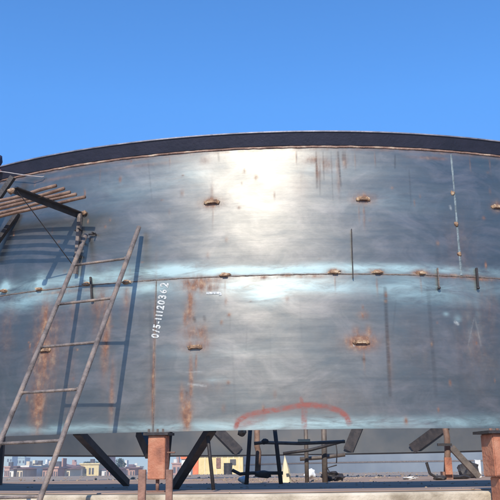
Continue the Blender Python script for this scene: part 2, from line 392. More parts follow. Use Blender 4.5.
def wall_dr(PHI, ZZ):
    Am = .0035+.0062*np.exp(-((PHI+.045)/.075)**2)+.0018*np.sin(PHI*23)+.001*np.sin(PHI*61+1)
    dr = -Am*np.exp(-np.abs(ZZ-ZM)/.13)
    dr += .0014*np.sin(PHI*9+ZZ*2.1+.6)*np.sin(ZZ*3.1+.4)+.0008*np.sin(PHI*31+2*ZZ)*np.cos(ZZ*5.3+1)
    dr += .0007*np.sin(PHI*52+ZZ*6)*np.sin(ZZ*11+PHI*17)
    return dr
def course(name, z0, z1, rows):
    zs = np.linspace(z0, z1, rows); nz = len(zs)
    lowf = np.zeros((NP, nz))
    # plate waviness: mill-rolled plates pulled in by the horizontal weld
    PHI, ZZ = np.meshgrid(phis, zs, indexing='ij')
    dr = wall_dr(PHI, ZZ)
    r = R+dr
    X = CX+r*np.sin(PHI); Y = CY-r*np.cos(PHI)
    outer = np.stack([X, Y, ZZ], -1).reshape(-1, 3)
    ri = R-.012
    inn = []
    for zz in (z0, z1): inn.append(np.stack([CX+ri*np.sin(phis), CY-ri*np.cos(phis), np.full(NP, zz)], -1))
    verts = np.concatenate([outer]+inn)
    i = np.arange(NP); j = np.arange(nz-1); I, J = np.meshgrid(i, j, indexing='ij'); I2 = (I+1) % NP
    q = np.stack([I*nz+J, I2*nz+J, I2*nz+J+1, I*nz+J+1], -1).reshape(-1, 4)
    o1 = NP*nz; o2 = o1+NP; i2 = (i+1) % NP
    qi = np.stack([o1+i, o2+i, o2+i2, o1+i2], -1)
    qb = np.stack([i*nz, o1+i, o1+i2, i2*nz], -1)
    qt = np.stack([i*nz+nz-1, i2*nz+nz-1, o2+i2, o2+i], -1)
    faces = np.concatenate([q, qi, qb, qt])
    me = bpy.data.meshes.new(name)
    me.vertices.add(len(verts)); me.vertices.foreach_set('co', verts.ravel())
    me.loops.add(faces.size); me.loops.foreach_set('vertex_index', faces.ravel().astype(np.int32))
    me.polygons.add(len(faces)); me.polygons.foreach_set('loop_start', np.arange(0, faces.size, 4, dtype=np.int32))
    me.polygons.foreach_set('loop_total', np.full(len(faces), 4, dtype=np.int32))
    mi = np.zeros(len(faces), dtype=np.int32); mi[len(q):len(q)+len(qi)] = 1
    sm = np.zeros(len(faces), dtype=bool); sm[:len(q)+len(qi)] = True
    me.materials.append(M['shell']); me.materials.append(M['inner'])
    me.polygons.foreach_set('material_index', mi); me.update(calc_edges=True)
    me.polygons.foreach_set('use_smooth', sm)
    # sharp edges between outer/inner and rims
    uvl = me.uv_layers.new(name='UVMap')
    uu = np.concatenate([np.repeat(phis*R, nz), phis*R, phis*R]); vv = np.concatenate([np.tile(zs, NP), np.full(NP, z0), np.full(NP, z1)])
    idx = faces.ravel(); uvl.data.foreach_set('uv', np.stack([uu[idx], vv[idx]], -1).ravel())
    mk = masks(phis*R, zs)
    for k, arr in mk.items():
        at = me.attributes.new(k, 'FLOAT', 'POINT')
        full = np.concatenate([arr.ravel(), np.zeros(2*NP)]).astype(np.float32)
        at.data.foreach_set('value', full)
    try: me.set_sharp_from_angle(angle=rad(30))
    except Exception: pass
    o = bpy.data.objects.new(name, me); COL.objects.link(o); o.parent = tank
    o.matrix_parent_inverse = Matrix.Translation(-tank.location)
    return o
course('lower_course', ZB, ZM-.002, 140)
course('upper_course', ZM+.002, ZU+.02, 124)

# rolled top ring, leaning out a little, with its bright worn edge and rusty weld below
obj('top_ring', revolve([(R-.07, ZT-.006), (R-.07, ZT), (R+.062, ZT), (R+.010, ZU+.034), (R-.004, ZU+.034), (R+.046, ZT-.008)], PH), M['rim'], tank)
obj('ring_edge', revolve([(R+.058, ZT+.001), (R+.066, ZT+.001), (R+.066, ZT-.011), (R+.0585, ZT-.011)], PH), M['edge'], tank)
fph = list(np.arange(-.62, .44, .003)); fph += list(np.arange(.45, 2*math.pi-.63, .035))
wb = revolve([(R-.004, ZU+.008), (R+.007, ZU+.010), (R+.010, ZU+.018), (R+.006, ZU+.028), (R-.004, ZU+.036)], fph)
jitter(wb, .004, 14)
obj('ring_weld', wb, M['weld'], tank, True)
sb = revolve([(R-.02, ZM-.006), (R+.001, ZM-.006), (R+.0045, ZM), (R+.001, ZM+.006), (R-.02, ZM+.006)], fph)
for v in sb.verts:
    ph = phi_of(v.co); am = -float(wall_dr(ph, v.co.z))
    v.co -= Vector((math.sin(ph), -math.cos(ph), 0))*am
jitter(sb, .003, 25)
obj('horizontal_weld', sb, M['seam'], tank, True)
def vweld(px, py0, z0, z1, m, w=.007):
    ph = phi_of(on_wall(px, py0)); t, nrm, up = frame_at(ph); b = nb()
    K = 60; rows = []
    for k in range(K+1):
        z = z0+(z1-z0)*k/K; c = cylp(ph, R+.001, z)
        ww = w*(1+.5*mnoise.noise(Vector((z*20, px, 0))))
        rows.append([b.verts.new(c+t*ww*s+nrm*h) for s, h in ((-1, -.004), (-.5, .003), (.5, .003), (1, -.004))])
    for A, B in zip(rows, rows[1:]):
        for j in range(3): b.faces.new((A[j], A[j+1], B[j+1], B[j]))
    return obj('vertical_weld', b, m, tank, True)
vweld(455, 200, ZM+.01, ZU-.01, M['chalkweld'], .013)
vweld(154.5, 360, ZB+.004, ZM-.01, M['seam'], .004)
for px, py in ((452.6,193),(456.2,224),(459.3,254)):   # chalky lumps of filler on the vertical weld
    ph = phi_of(on_wall(px, py)); b = nb(); blob(b, on_wall(px, py, .004), (.020, .007, .022), px, 2, .7)
    tag(obj('weld_lump', b, M['lug'], tank, True))

# lifting lugs: a bent plate with two welded feet
def lug(px, py, w=.085, h=.03, foot=True):
    ph = phi_of(on_wall(px, py)); t, nr, up = frame_at(ph); c = on_wall(px, py); b = nb()
    box(b, c+nr*.022, w, .008, h, (t, nr, up))
    for s in (-1, 1):
        box(b, c+t*(s*w*.5)+nr*.010, .010, .028, h*1.25, (t, nr, up))
    bmesh.ops.bevel(b, geom=list(b.edges), offset=.002, segments=1, affect='EDGES')
    o = obj('lifting_lug', b, M['lug'], tank)
    for s in (-1, 1):
        b = nb(); blob(b, c+t*(s*w*.62)+nr*.004+up*(-.004), (.020, .010, .020), px+s, 2, .6); obj('lug_weld', b, M['lug'], o, True)
        b = None
    return o
def fix_children():
    pass
for px, py, w in ((212,202,.09),(363,199,.08),(497,207,.08),(45,350,.085),(195,347,.08),(361,342,.09)): lug(px, py, w)
# small clips along the horizontal seam
for px, py in ((5,291),(40,289),(87,284),(127,282),(225,275),(335,272),(377,272),(421,273)):
    ph = phi_of(on_wall(px, py)); t, nr, up = frame_at(ph); c = on_wall(px, py); b = nb()
    box(b, c+nr*.012-up*.004, .045, .03, .016, (t, nr, up)); blob(b, c+nr*.002, (.05, .014, .018), px, 2, .6); jitter(b, .006, 30)
    obj('seam_clip', b, M['lug'], tank)
# alignment pins hanging over the seam
for px, py0, py1, w, m_ in ((91,277,300,.016,'dark'),(352,229,278,.007,'dark'),(438,268,288,.010,'seam'),(477,268,288,.018,'dark')):
    p0, p1 = on_wall(px-.5, py0, .02), on_wall(px+1, py1, .02); b = nb()
    ph = phi_of(p0); t, nr, up = frame_at(ph); bar(b, p0, p1, w, .02, nr)
    o = obj('alignment_pin', b, M[m_], tank)
    if w > .008:
        b = nb(); blob(b, p1+nr*.004, (.016, .014, .014), px, 2, .3); obj('pin_head', b, M['dark'], o, True)
# chalked numbers on the lower course, reading upwards
def glyph_obj(ch, parent, px, py, size, rot, offs=.0034):
    cu = bpy.data.curves.new('g', 'FONT'); cu.body = ch; cu.size = size; cu.offset = min(offs, .0018) if ch == '6' else offs; cu.align_x = 'CENTER'; cu.align_y = 'CENTER'
    to = bpy.data.objects.new('g', cu); COL.objects.link(to)
    dg = bpy.context.evaluated_depsgraph_get(); me = bpy.data.meshes.new_from_object(to.evaluated_get(dg))
    vs = [v.co.copy() for v in me.vertices]; fs = [tuple(p.vertices) for p in me.polygons]
    bpy.data.objects.remove(to); bpy.data.curves.remove(cu); bpy.data.meshes.remove(me)
    ph0 = phi_of(on_wall(px, py)); z0 = on_wall(px, py).z; c, s = math.cos(rot), math.sin(rot)
    out = []
    for v in vs:
        x, y = v.x*.9, v.y*1.15
        X, Y = x*c-y*s, x*s+y*c
        out.append(cylp(ph0+X/R, R+float(wall_dr(ph0+X/R, z0+Y))+.0040, z0+Y))
    return out, fs
def writing(chars, rot, size, offs=.0034):
    b = nb()
    for ch, px, py in chars:
        vs, fs = glyph_obj(ch, None, px, py, size*random.uniform(.9, 1.1), rot+random.uniform(-.12, .12), offs)
        bv = [b.verts.new(v) for v in vs]
        for f in fs:
            try: b.faces.new([bv[i] for i in f])
            except Exception: pass
    return b
txt = '0/5-11120362'
ys = [336, 331, 326.5, 322.5, 319, 315.5, 312, 307.5, 302.5, 297, 291.5, 285]
num = bpy.data.objects.new('chalk_number', None); num.location = on_wall(160, 310); COL.objects.link(num); num.parent = tank
num.matrix_parent_inverse = Matrix.Translation(-tank.location)
for c_, y in zip(txt, ys):
    b = writing([(c_, 155.6+(336-y)*.18, y)], math.pi/2-.1, .088 if c_ not in '1/-' else .078)
    obj('chalk_digit', b, M['chalk'], num)
b = writing([('J', 213, 293)], math.pi/2, .115, .0062); obj('chalk_mark', b, M['chalk'], tank)

# dark bars modelled in place of shadows on the shell's far inner wall
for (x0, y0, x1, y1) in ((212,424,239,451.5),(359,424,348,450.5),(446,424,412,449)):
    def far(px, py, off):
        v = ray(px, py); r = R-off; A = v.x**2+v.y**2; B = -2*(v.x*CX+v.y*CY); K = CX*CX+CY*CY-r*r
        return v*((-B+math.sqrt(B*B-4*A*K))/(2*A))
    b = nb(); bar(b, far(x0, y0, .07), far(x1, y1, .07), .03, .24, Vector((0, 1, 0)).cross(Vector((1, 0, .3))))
    obj('far_shadow_bar', b, M['dark'], tank)
# stiffener angle round the inside of the bottom edge, as seen on the far side
obj('bottom_stiffener', revolve([(R-.014, ZB+.0), (R-.014, ZB+.05), (R-.07, ZB+.05), (R-.07, ZB+.035), (R-.03, ZB+.03), (R-.03, ZB)],
    [x for x in np.arange(math.pi-1.2, math.pi+1.2, .03)], True, False), M['inner'], tank)

# ------------------------------------------------------------------ ladder
dvec = Vector((-.2165, -.4255, -1.)); W1 = Vector((-1.0446, 7.0882, 2.2243)); W2 = Vector((-1.5864, 7.2948, 2.2143))
lad = tag(empty('ladder', W1+dvec*(W1.z-GND)), 'long home-made pipe ladder leaning on the tank shell below the rod platform', 'ladder')
for W in (W1, W2):
    b = nb(); tube(b, W, W+dvec*(W.z-GND), .0215, n=14); obj('rail', b, M['ladder'], lad, True)
k = 0
while True:
    t = .3397+.4108*k
    if W1.z-t < GND+.15: break
    b = nb(); tube(b, W2+dvec*(t+random.uniform(-.006, .006)), W1+dvec*(t+random.uniform(-.006, .006)), .0125, n=10); 
    for W in (W1, W2): blob(b, W+dvec*t+(W2-W1 if W is W1 else W1-W2).normalized()*.021, (.015, .017, .017), k, 1, .7)
    obj('rung', b, M['ladder'], lad, True); k += 1

# ------------------------------------------------------------------ scaffold bracket and its rods
root = on_wall(82, 214, .01); ph = phi_of(root); t_, n_, u_ = frame_at(ph)
br = tag(empty('scaffold_bracket', root), 'dark angle iron bracket carrying rusty rods, welded beside the ladder top', 'bracket')
tip = on_z(15, 190, 2.45)
b = nb(); angle_bar(b, on_wall(80, 215, .01), tip, .055, .008); obj('arm', b, M['dark'], br)
b = nb(); angle_bar(b, on_wall(80, 214, .03), on_wall(75.5, 274, .03), .035, .006, t_); obj('upright', b, M['ladder'], br)
b = nb(); tube(b, tip*.97+root*.03, on_wall(75, 268, .04), .0045, n=8); obj('brace', b, M['dark'], br)
b = nb(); blob(b, on_wall(84, 213, .02), (.026, .02, .022), 3, 2, .7); jitter(b, .01, 20); obj('weld_lump', b, M['lug'], br, True)
for i_, (px, py) in enumerate(((78,230),(79,243),(77,256),(92,234))):
    b = nb(); c = on_wall(px, py, .03); tube(b, c-t_*.035, c+t_*.04, .010, n=8); tube(b, c+t_*.03-n_*.02, c+t_*.03+n_*.05, .008, n=8)
    obj('clamp', b, M['dark'] if i_ != 3 else M['dark'], br)
zr = 2.495
desc = ['outermost', 'second from outside', 'middle', 'fourth from outside', 'innermost, nearest the shell']
for i, (A, B_) in enumerate((((56,185.6),(0,200)), ((64,188),(0,205)), ((70,191),(0,209)), ((76,194),(0,214)), ((85,198),(0,217)))):
    P, Q = on_z(*A, zr), on_z(*B_, zr); D_ = (Q-P); b = nb()
    pts = [P+D_*s+Vector((0, 0, -.01*math.sin(s*2+i)+.004*math.sin(s*7+i*2))) for s in np.linspace(-.0, 2.6, 18)]
    polytube(b, pts, .0165, 10)
    tag(obj('platform_rod', b, M['rod'], None, True), 'rusty steel rod of the platform left of the ladder, %s of five' % desc[i], 'rod', 'rods forming the scaffold platform')
# second bracket, mostly off to the left
b2 = tag(empty('scaffold_bracket', on_wall(-60, 240, .01)), 'dark bracket with slanting struts cut by the left edge of frame', 'bracket')
b = nb(); bar(b, on_wall(13, 177, .10), on_wall(-16, 219, .2), .05, .05); obj('strut', b, M['dark'], b2)
b = nb(); bar(b, on_wall(18, 213, .02), on_wall(-14, 258, .10), .05, .04); obj('strut', b, M['dark'], b2)
b = nb(); angle_bar(b, on_wall(-62, 250, .01), on_wall(-62, 250, .01)+frame_at(phi_of(on_wall(-62, 250)))[1]*.85+Vector((0,0,.03)), .055, .008); obj('arm', b, M['dark'], b2)
b = nb(); blob(b, tip+Vector((-.035, .0, -.01)), (.030, .025, .028), 5, 2, .7); jitter(b, .01, 20); obj('weld_lump', b, M['lug'], br, True)
# bundle of cloth on the rim and a cable from it
bc = on_wall(-9, 160, .03)
bun = tag(empty('cloth_bundle', bc), 'dark navy cloth bundle resting over the tank rim at the left edge', 'bundle')
b = nb(); blob(b, bc, (.115, .10, .095), 4, 3, .25); obj('cloth', b, M['navy'], bun, True)
b = nb(); blob(b, on_wall(-7, 171, .10), (.085, .05, .026), 9, 3, .3); obj('band', b, M['pink'], bun, True)
b = nb()
cpts = [on_wall(-4, 171, .10), on_wall(8, 172.5, .085), on_wall(20, 174.5, .075), on_wall(32, 176, .07), on_wall(42, 177, .035), on_wall(44, 176.5, .02)]
polytube(b, cpts, .0048, 6)
tag(obj('cable', b, M['wire'], None, True), 'thin pale cable running from the navy bundle along the rim', 'cable')

# ------------------------------------------------------------------ jacks and props under the shell edge
def jack_left(px, label):
    p = on_wall(px, 434, 0); ph = phi_of(p); t, nr, up = frame_at(ph); g = cylp(ph, R+.0, PAD+.018)
    e = tag(empty('screw_jack', g), label, 'jack')
    zt = ZB-.012; zb = -.065; c = cylp(ph, R+.0, 0)
    b = nb(); box(b, Vector((c.x, c.y, (zt-.02+zb)/2)), .155, .13, zt-.02-zb, (t, nr, up)); bmesh.ops.bevel(b, geom=list(b.edges), offset=.006, segments=2, affect='EDGES')
    obj('column', b, M['orange'], e)
    b = nb(); box(b, Vector((c.x, c.y, zt-.008)), .225, .19, .022, (t, nr, up)); obj('cap_plate', b, M['dark'], e)
    for s in (-.07, .01, .06):
        b = nb(); q = Vector((c.x, c.y, zt+.004))+t*s+nr*.07; tube(b, q, q+up*.03, .011, n=6); obj('bolt', b, M['greypipe'], e)
    b = nb(); q = Vector((c.x, c.y, zb))-t*.005; tube(b, q, q+up*(PAD+.026-zb), .016, n=12); obj('screw', b, M['stake'], e, True)
    b = nb(); q = Vector((c.x, c.y, PAD+.026)); box(b, q, .16, .13, .014, (t, nr, up)); obj('base_plate', b, M['stake'], e)
    b = nb(); q = Vector((c.x, c.y, .16))+t*.08; tube(b, q, q+t*.07, .007, n=8); obj('handle', b, M['stake'], e)
    return e
jack_left(159, 'orange rusted screw jack holding up the shell right of the ladder')
b = nb()
for px, dx, w in ((142.5, 0, .058), (169.5, 0, .052)):
    b = nb(); p = at_y(px, 469.5, 6.35); box(b, Vector((p.x, p.y, (p.z+GND)/2)), w, .05, p.z-GND); 
    bmesh.ops.bevel(b, geom=list(b.edges), offset=.004, segments=1, affect='EDGES')
    o = obj('guide_post', b, M['stake'])
    e = 'left' if px < 150 else 'right'
    tag(o, 'short rusty square post standing just %s of the orange screw jack' % e, 'post', 'posts flanking the orange jack')
# big column at the right edge, standing outside the ring beam
p = on_wall(499, 434, .50); ph = phi_of(p); t, nr, up = frame_at(ph)
e = tag(empty('jack_column', Vector((p.x, p.y, GND))), 'thick orange primed jack column cut by the right edge of frame', 'column')
ztop = p.z
b = nb(); box(b, Vector((p.x, p.y, (ztop-.07)/2-.0)), .235, .2, ztop-.0-(-.07), (t, nr, up)); bmesh.ops.bevel(b, geom=list(b.edges), offset=.008, segments=2, affect='EDGES'); obj('sleeve', b, M['orange'], e)
b = nb(); box(b, Vector((p.x, p.y, ztop+.012)), .33, .27, .022, (t, nr, up)); obj('cap_plate', b, M['dark'], e)
b = nb(); box(b, Vector((p.x, p.y, (-.072+GND)/2)), .15, .15, -.072-GND, (t, nr, up)); bmesh.ops.bevel(b, geom=list(b.edges), offset=.006, segments=2, affect='EDGES'); obj('post', b, M['orange'], e)
for s in (-.10, -.04):
    b = nb(); q = Vector((p.x, p.y, ztop+.023))+t*s+nr*.05; tube(b, q, q+up*.02, .013, n=6); obj('bolt', b, M['stake'], e)

def pole(name, pts, r, m, label, cat, group=None, n=8):
    b = nb(); polytube(b, pts, r, n); return tag(obj(name, b, M[m], None, True), label, cat, group)
FZ = PAD+.018
def G(px, py): return on_z(px, py, FZ)
# raking props: from the near shell edge down to the floor plate
b = nb(); a0 = on_wall(77, 431, -.06); a1 = at_y(126.5, 483, 9.4); a1.z = max(a1.z, FZ+.02)
bar(b, a0, a1, .07, .075); tag(obj('raking_prop', b, M['dark']), 'dark raking prop slanting down right behind the ladder foot', 'prop', 'raking props under the shell')
b = nb(); a0 = on_wall(212, 428, -.10); a1 = at_y(175, 486, 8.2); a1.z = max(a1.z, FZ+.02)
bar(b, a0, a1, .07, .075); tag(obj('raking_prop', b, M['dark']), 'dark raking prop slanting down left towards the orange screw jack', 'prop', 'raking props under the shell')
b = nb(); a0 = on_wall(140, 430, -.6); a1 = on_wall(150, 452, -.25)
bar(b, a0, a1, .07, .13); tag(obj('gusset_plate', b, M['dark']), 'dark sloping steel plate just behind the orange screw jack', 'plate')
pole('prop_pole', [on_wall(206.5, 424, -.15), on_wall(213.5, 490, -.15)], .0165, 'dark', 'thin dark pole crossing the left raking prop, left of the shed', 'pole')
pole('prop_pole', [on_wall(171, 432, -.3), on_wall(167.5, 468, -.3)], .016, 'dark', 'thin dark pole close behind the orange screw jack', 'pole')
# trestle frame on the floor inside
ty = 10.6
def T(px, py): return at_y(px, py, ty)
tr = tag(empty('trestle_frame', G(262, 486)), 'dark welded trestle frame with splayed legs inside the tank', 'trestle')
for q in ((251,418,246.5,484.5),(273.5,418,281,484)):
    b = nb(); p0, p1 = T(q[0], q[1]), T(q[2], q[3]); p1.z = FZ; tube(b, p0, p1, .028, n=10); obj('leg', b, M['dark'], tr, True)
b = nb(); polytube(b, [T(232,470), T(240,474), T(252,473), T(283,473)], .022, 8); obj('lower_crossbar', b, M['dark'], tr, True)
b = nb(); polytube(b, [T(254,443.5), T(264,442.5), T(300,443.5), T(345,441.5)], .022, 8); obj('upper_crossbar', b, M['greypipe'], tr, True)
b = nb(); blob(b, T(263,474), (.11, .08, .05), 4, 2, .5); obj('clamp', b, M['dark'], tr, True)
b = nb(); blob(b, T(265,441.5), (.05, .05, .04), 6, 2, .4); obj('clamp', b, M['dark'], tr, True)
pole('steel_tube', [at_y(257,420,11.2), at_y(257,446,11.2), at_y(258.5,452,11.2), at_y(257.5,477,11.2)], .04, 'rod', 'rust orange upright tube with a kink between the trestle legs', 'tube', None, 10)
pole('prop_post', [at_y(305.5,418,11.6), Vector((at_y(307,480,11.6).x, 11.6, FZ))], .032, 'greypipe', 'grey brown upright post, left of the pair beside the white sack', 'post', 'grey upright posts inside the tank')
pole('prop_post', [at_y(323.5,418,11.6), Vector((at_y(325,480,11.6).x, 11.6, FZ))], .042, 'greypipe', 'grey brown upright post, thicker right one of the pair beside the white sack', 'post', 'grey upright posts inside the tank')
pole('sloping_bar', [at_y(283,453.5,11.4), at_y(310,450,11.4), at_y(344,441,11.4)], .022, 'dark', 'long thin dark bar sloping up right across the two grey posts', 'bar')
pole('sloping_bar', [at_y(300,459,12.2), at_y(322,457.5,12.2), at_y(345,454.5,12.2)], .03, 'greypipe', 'grey bar low across the two grey posts', 'bar')
pole('hanging_hook', [at_y(336,444,11.4), at_y(337,452,11.4), at_y(336.5,463,11.4)], .008, 'dark', 'thin dark hook hanging from the end of the sloping bar', 'hook')
b = nb(); p = G(310, 479.0); blob(b, p+Vector((0, 0, .085)), (.11, .09, .085), 7, 3, .7); blob(b, p+Vector((.03, 0, .17)), (.03, .03, .035), 9, 2, .6)
# sack
tag(obj('sack', b, M['white'], None, True), 'small round white sack on the ground between the grey posts', 'sack')
p = G(331, 481); b = nb(); blob(b, p+Vector((0, 0, .06)), (.16, .14, .07), 8, 3, .8); polytube(b, [p+Vector((.02, 0, .05)), p+Vector((-.05, 0, .2)), p+Vector((.1, 0, .24))], .012, 6)
tag(obj('scrap_heap', b, M['dark'], None, False), 'small dark heap of scrap under the hanging hook', 'scrap')
# pale pointed cone
p = G(286, 482.5); b = nb(); hgt = at_y(285.5, 455, p.y).z-p.z
K = 5; base = [b.verts.new(p+Vector((.085*math.cos(2*math.pi*k/K+.3), .07*math.sin(2*math.pi*k/K+.3), 0))) for k in range(K)]
mid_ = [b.verts.new(p+Vector((.06*math.cos(2*math.pi*k/K+.3), .05*math.sin(2*math.pi*k/K+.3), hgt*.45))) for k in range(K)]
tp = b.verts.new(p+Vector((-.01, 0, hgt)))
for k in range(K): b.faces.new((base[k], base[(k+1) % K], mid_[(k+1) % K], mid_[k])); b.faces.new((mid_[k], mid_[(k+1) % K], tp))
b.faces.new(base)
tag(obj('pointed_post', b, M['cream']), 'pale cream pointed post standing right of the trestle', 'post')
# pale plates left on the crossbar and beside the trestle
b = nb(); box(b, T(304, 441.0)+Vector((0,0,.006)), .16, .05, .035); tag(obj('wood_block', b, M['cream']), 'small pale wood block lying on the crossbar', 'block')
b = nb(); blob(b, at_y(242, 432.5, 9.5), (.05, .04, .045), 11, 2, .4); tag(obj('lamp_lump', b, M['lug'], None, True), 'small pale rusty lump hanging at shell edge left of trestle', 'fitting')
b = nb(); p = at_y(244, 478.5, 11); blob(b, Vector((p.x, p.y, FZ+.05)), (.07, .06, .05), 12, 2, .5); tag(obj('rubble_stone', b, M['white'], None, True), 'white stone on the floor by the trestle left leg', 'stone')
# right group: rusty stand with a crosspiece, leaning plate, scrap
yr = 13.0
st = tag(empty('rusty_stand', Vector((at_y(455.5, 476, yr).x, yr, FZ))), 'rusty upright stand with short dark crosspiece near the right column', 'stand')
b = nb(); polytube(b, [at_y(443.5,420,yr), at_y(447,437,yr), at_y(447.5,452,yr), Vector((at_y(446.5,478,yr).x, yr, FZ))], .05, 8); obj('upright', b, M['rod'], st, True)
b = nb(); bar(b, at_y(437.5,444.7,yr-.1), at_y(451.5,444.7,yr-.1), .06, .04); obj('crosspiece', b, M['dark'], st)
b = nb(); q = Vector((at_y(447,478,yr).x, yr, FZ+.06)); box(b, q, .16, .16, .12); obj('foot', b, M['stake'], st)
b = nb(); q = Vector((at_y(446.5,466,yr).x, yr-.12, at_y(446,466,yr).z)); box(b, q, .11, .05, .26); obj('plate', b, M['orange'], st)
b = nb(); bar(b, at_y(451,447,14), Vector((at_y(479,478,14).x, 14, FZ+.02)), .10, .10); tag(obj('leaning_beam', b, M['greypipe']), 'brownish beam leaning down right behind the rusty stand', 'beam')
b = nb(); p = Vector((at_y(469,478,14.6).x, 14.6, FZ+.12)); blob(b, p, (.17, .15, .17), 21, 3, .6); tag(obj('scrap_bundle', b, M['dark']), 'dark rounded scrap bundle between rusty stand and right column', 'scrap')
b = nb(); p = Vector((at_y(478,470,14.9).x, 14.9, FZ+.1)); box(b, p+Vector((0,0,.06)), .09, .08, .3); jitter(b, .03, 7); tag(obj('paint_can', b, M['white']), 'pale upright container standing beside the dark scrap bundle', 'container')
b = nb(); p = Vector((at_y(458,479,13.4).x, 13.4, FZ)); blob(b, p+Vector((0, 0, .03)), (.22, .12, .04), 31, 2, .6); tag(obj('scrap_plate', b, M['dark']), 'flat dark scrap at the foot of the rusty stand', 'scrap')
b = nb(); p = G(437, 480.2); polytube(b, [p+Vector((-.14, 0, .26)), p+Vector((-.10, 0, .10)), p+Vector((-.02, 0, .05)), p+Vector((.12, 0, .05))], .022, 7); blob(b, p+Vector((.05, 0, .03)), (.10, .06, .035), 2, 2, .4)
tag(obj('bent_bar', b, M['dark']), 'small dark bent bar lying left of the rusty stand', 'bar')
b = nb(); p = G(410, 479.6); blob(b, p+Vector((0, 0, .025)), (.10, .06, .022), 3, 3, 1.2); tag(obj('white_scrap', b, M['white'], None, True), 'small flat white scrap on the floor left of the bent bar', 'scrap')
# dark post at the left edge
b = nb(); q = at_y(-.5, 470, 12.5); box(b, Vector((q.x, q.y, (1.6+FZ)/2)), .09, .09, 1.6-FZ); tag(obj('prop_post', b, M['dark']), 'dark upright post at the far left edge behind the ladder', 'post')

# rubble and gravel over the pad
b = nb(); rg = random.Random(11)
for i_ in range(1100):
    if rg.random() < .55:
        x_ = rg.uniform(-9, 10); y_ = rg.uniform(18, 46)
    else:
        a_ = rg.uniform(-.9, .7); r_ = rg.uniform(-R*.95, R+.30); x_ = CX+abs(r_)*math.sin(a_); y_ = CY-r_*math.cos(a_)
    sz = rg.uniform(.005, .014)*(1 if y_ < 12 else 2.2)
    if rg.random() < .03: sz *= 2.2
    g = bmesh.ops.create_icosphere(b, subdivisions=1, radius=sz)
    sx_, sy_, sz_ = rg.uniform(.8, 1.6), rg.uniform(.8, 1.4), rg.uniform(.4, .9)
    hh = PAD+.018
    for v in g['verts']: v.co = Vector((v.co.x*sx_*rg.uniform(.8, 1.2)+x_, v.co.y*sy_+y_, v.co.z*sz_+hh+sz*.2))
tag(obj('gravel', b, M['soil']), kind='stuff')

# ------------------------------------------------------------------ beyond: second tank, shed, town, trees
def ground_at(px, dist): v = at_y(px, 475, dist); return Vector((v.x, dist, GND))
def top_z(px, py, dist): return at_y(px, py, dist).z
x0 = at_y(238, 470, 75).x
far_c = Vector((x0+17.5, 75, GND))
ft = tag(empty('far_storage_tank', far_c), 'grey blue steel tank in the distance seen under the raised shell', 'tank')
b = nb()
bmesh.ops.create_cone(b, cap_ends=False, segments=96, radius1=17, radius2=17, depth=5.2, matrix=Matrix.Translation(far_c+Vector((0, 0, 2.6))))
obj('shell', b, M['fartank'], ft)
for zz in (1.9, 3.6):
    b = nb(); bmesh.ops.create_cone(b, cap_ends=False, segments=96, radius1=17.03, radius2=17.03, depth=.10, matrix=Matrix.Translation(far_c+Vector((0, 0, zz)))); obj('weld_band', b, M['seam'], ft)

def building(px0, px1, ytop, dist, mname, label, cat='building', roof='flat', nwin=3, depth=8, wcol='window', group=None, base=GND, name='town_building'):
    a, c = at_y(px0, 475, dist), at_y(px1, 475, dist); w = c.x-a.x; zt = top_z((px0+px1)/2, ytop, dist)
    cx = (a.x+c.x)/2; h = zt-base
    e = tag(empty(name, (cx, dist+depth/2, base)), label, cat, group)
    b = nb(); box(b, (cx, dist+depth/2, base+h/2), w, depth, h); obj('wall', b, M[mname], e)
    b = nb()
    if roof == 'flat':
        box(b, (cx, dist+depth/2, zt+.12), w+.35, depth+.35, .24)
    else:
        hw = w/2+.4; rh = min(1.6, w*.22)
        vs = [b.verts.new((cx+sx*hw, dist+depth/2+sy*(depth/2+.4), zt+.003)) for sx in (-1, 1) for sy in (-1, 1)]
        r1 = b.verts.new((cx-hw*.7, dist+depth/2, zt+rh)); r2 = b.verts.new((cx+hw*.7, dist+depth/2, zt+rh))
        b.faces.new((vs[0], vs[2], r2, r1)); b.faces.new((vs[1], r1, r2, vs[3])); b.faces.new((vs[0], r1, vs[1])); b.faces.new((vs[2], vs[3], r2)); b.faces.new((vs[0], vs[1], vs[3], vs[2]))
    obj('roof', b, M['roof'] if roof != 'flat' else M[mname], e)
    fl = max(1, int(h//2.8)); rr_ = random.Random(int(px0*10))
    for f_ in range(fl):
        for k in range(nwin):
            if rr_.random() < .2: continue
            wx = cx-w/2+w*(k+.5+rr_.uniform(-.12, .12))/nwin; wz = base+h*(f_+.58)/fl
            ww, wh_ = min(rr_.uniform(.7, 1.5), w/nwin*.5), min(rr_.uniform(.7, 1.3), h/fl*.4)
            b = nb(); box(b, (wx, dist-.01, wz), ww, .1, wh_); o_ = obj('window', b, M[wcol], e)
    if rr_.random() < .6 and roof == 'flat':
        b = nb(); tx = cx+rr_.uniform(-.3, .3)*w; tube(b, (tx, dist+2, zt+.2), (tx, dist+2, zt+1.0), .45, n=12); obj('roof_tank', b, M[rr_.choice(['palewall', 'brown', 'window'])], e)
    if rr_.random() < .5 and roof == 'flat':
        b = nb(); tx = cx+rr_.uniform(-.25, .25)*w; box(b, (tx, dist+5, zt+.85), w*.3, 2.5, 1.3); obj('stair_hut', b, M[mname], e)
    if rr_.random() < .3:
        b = nb(); tx = cx+rr_.uniform(-.4, .4)*w; tube(b, (tx, dist+4, zt), (tx, dist+4, zt+1.1), .03, n=5); obj('aerial', b, M['dark'], e)
    return e
M['roof'] = simple('tile_roof', (.22, .10, .07), (.32, .16, .11), 2, .85, 0, .2)
M['brown'] = simple('brown_wall', (.42, .22, .15), (.56, .33, .23), .6, .85, 0, .2)
M['tan'] = simple('tan_wall', (.58, .45, .28), (.74, .60, .40), .6, .85, 0, .2)
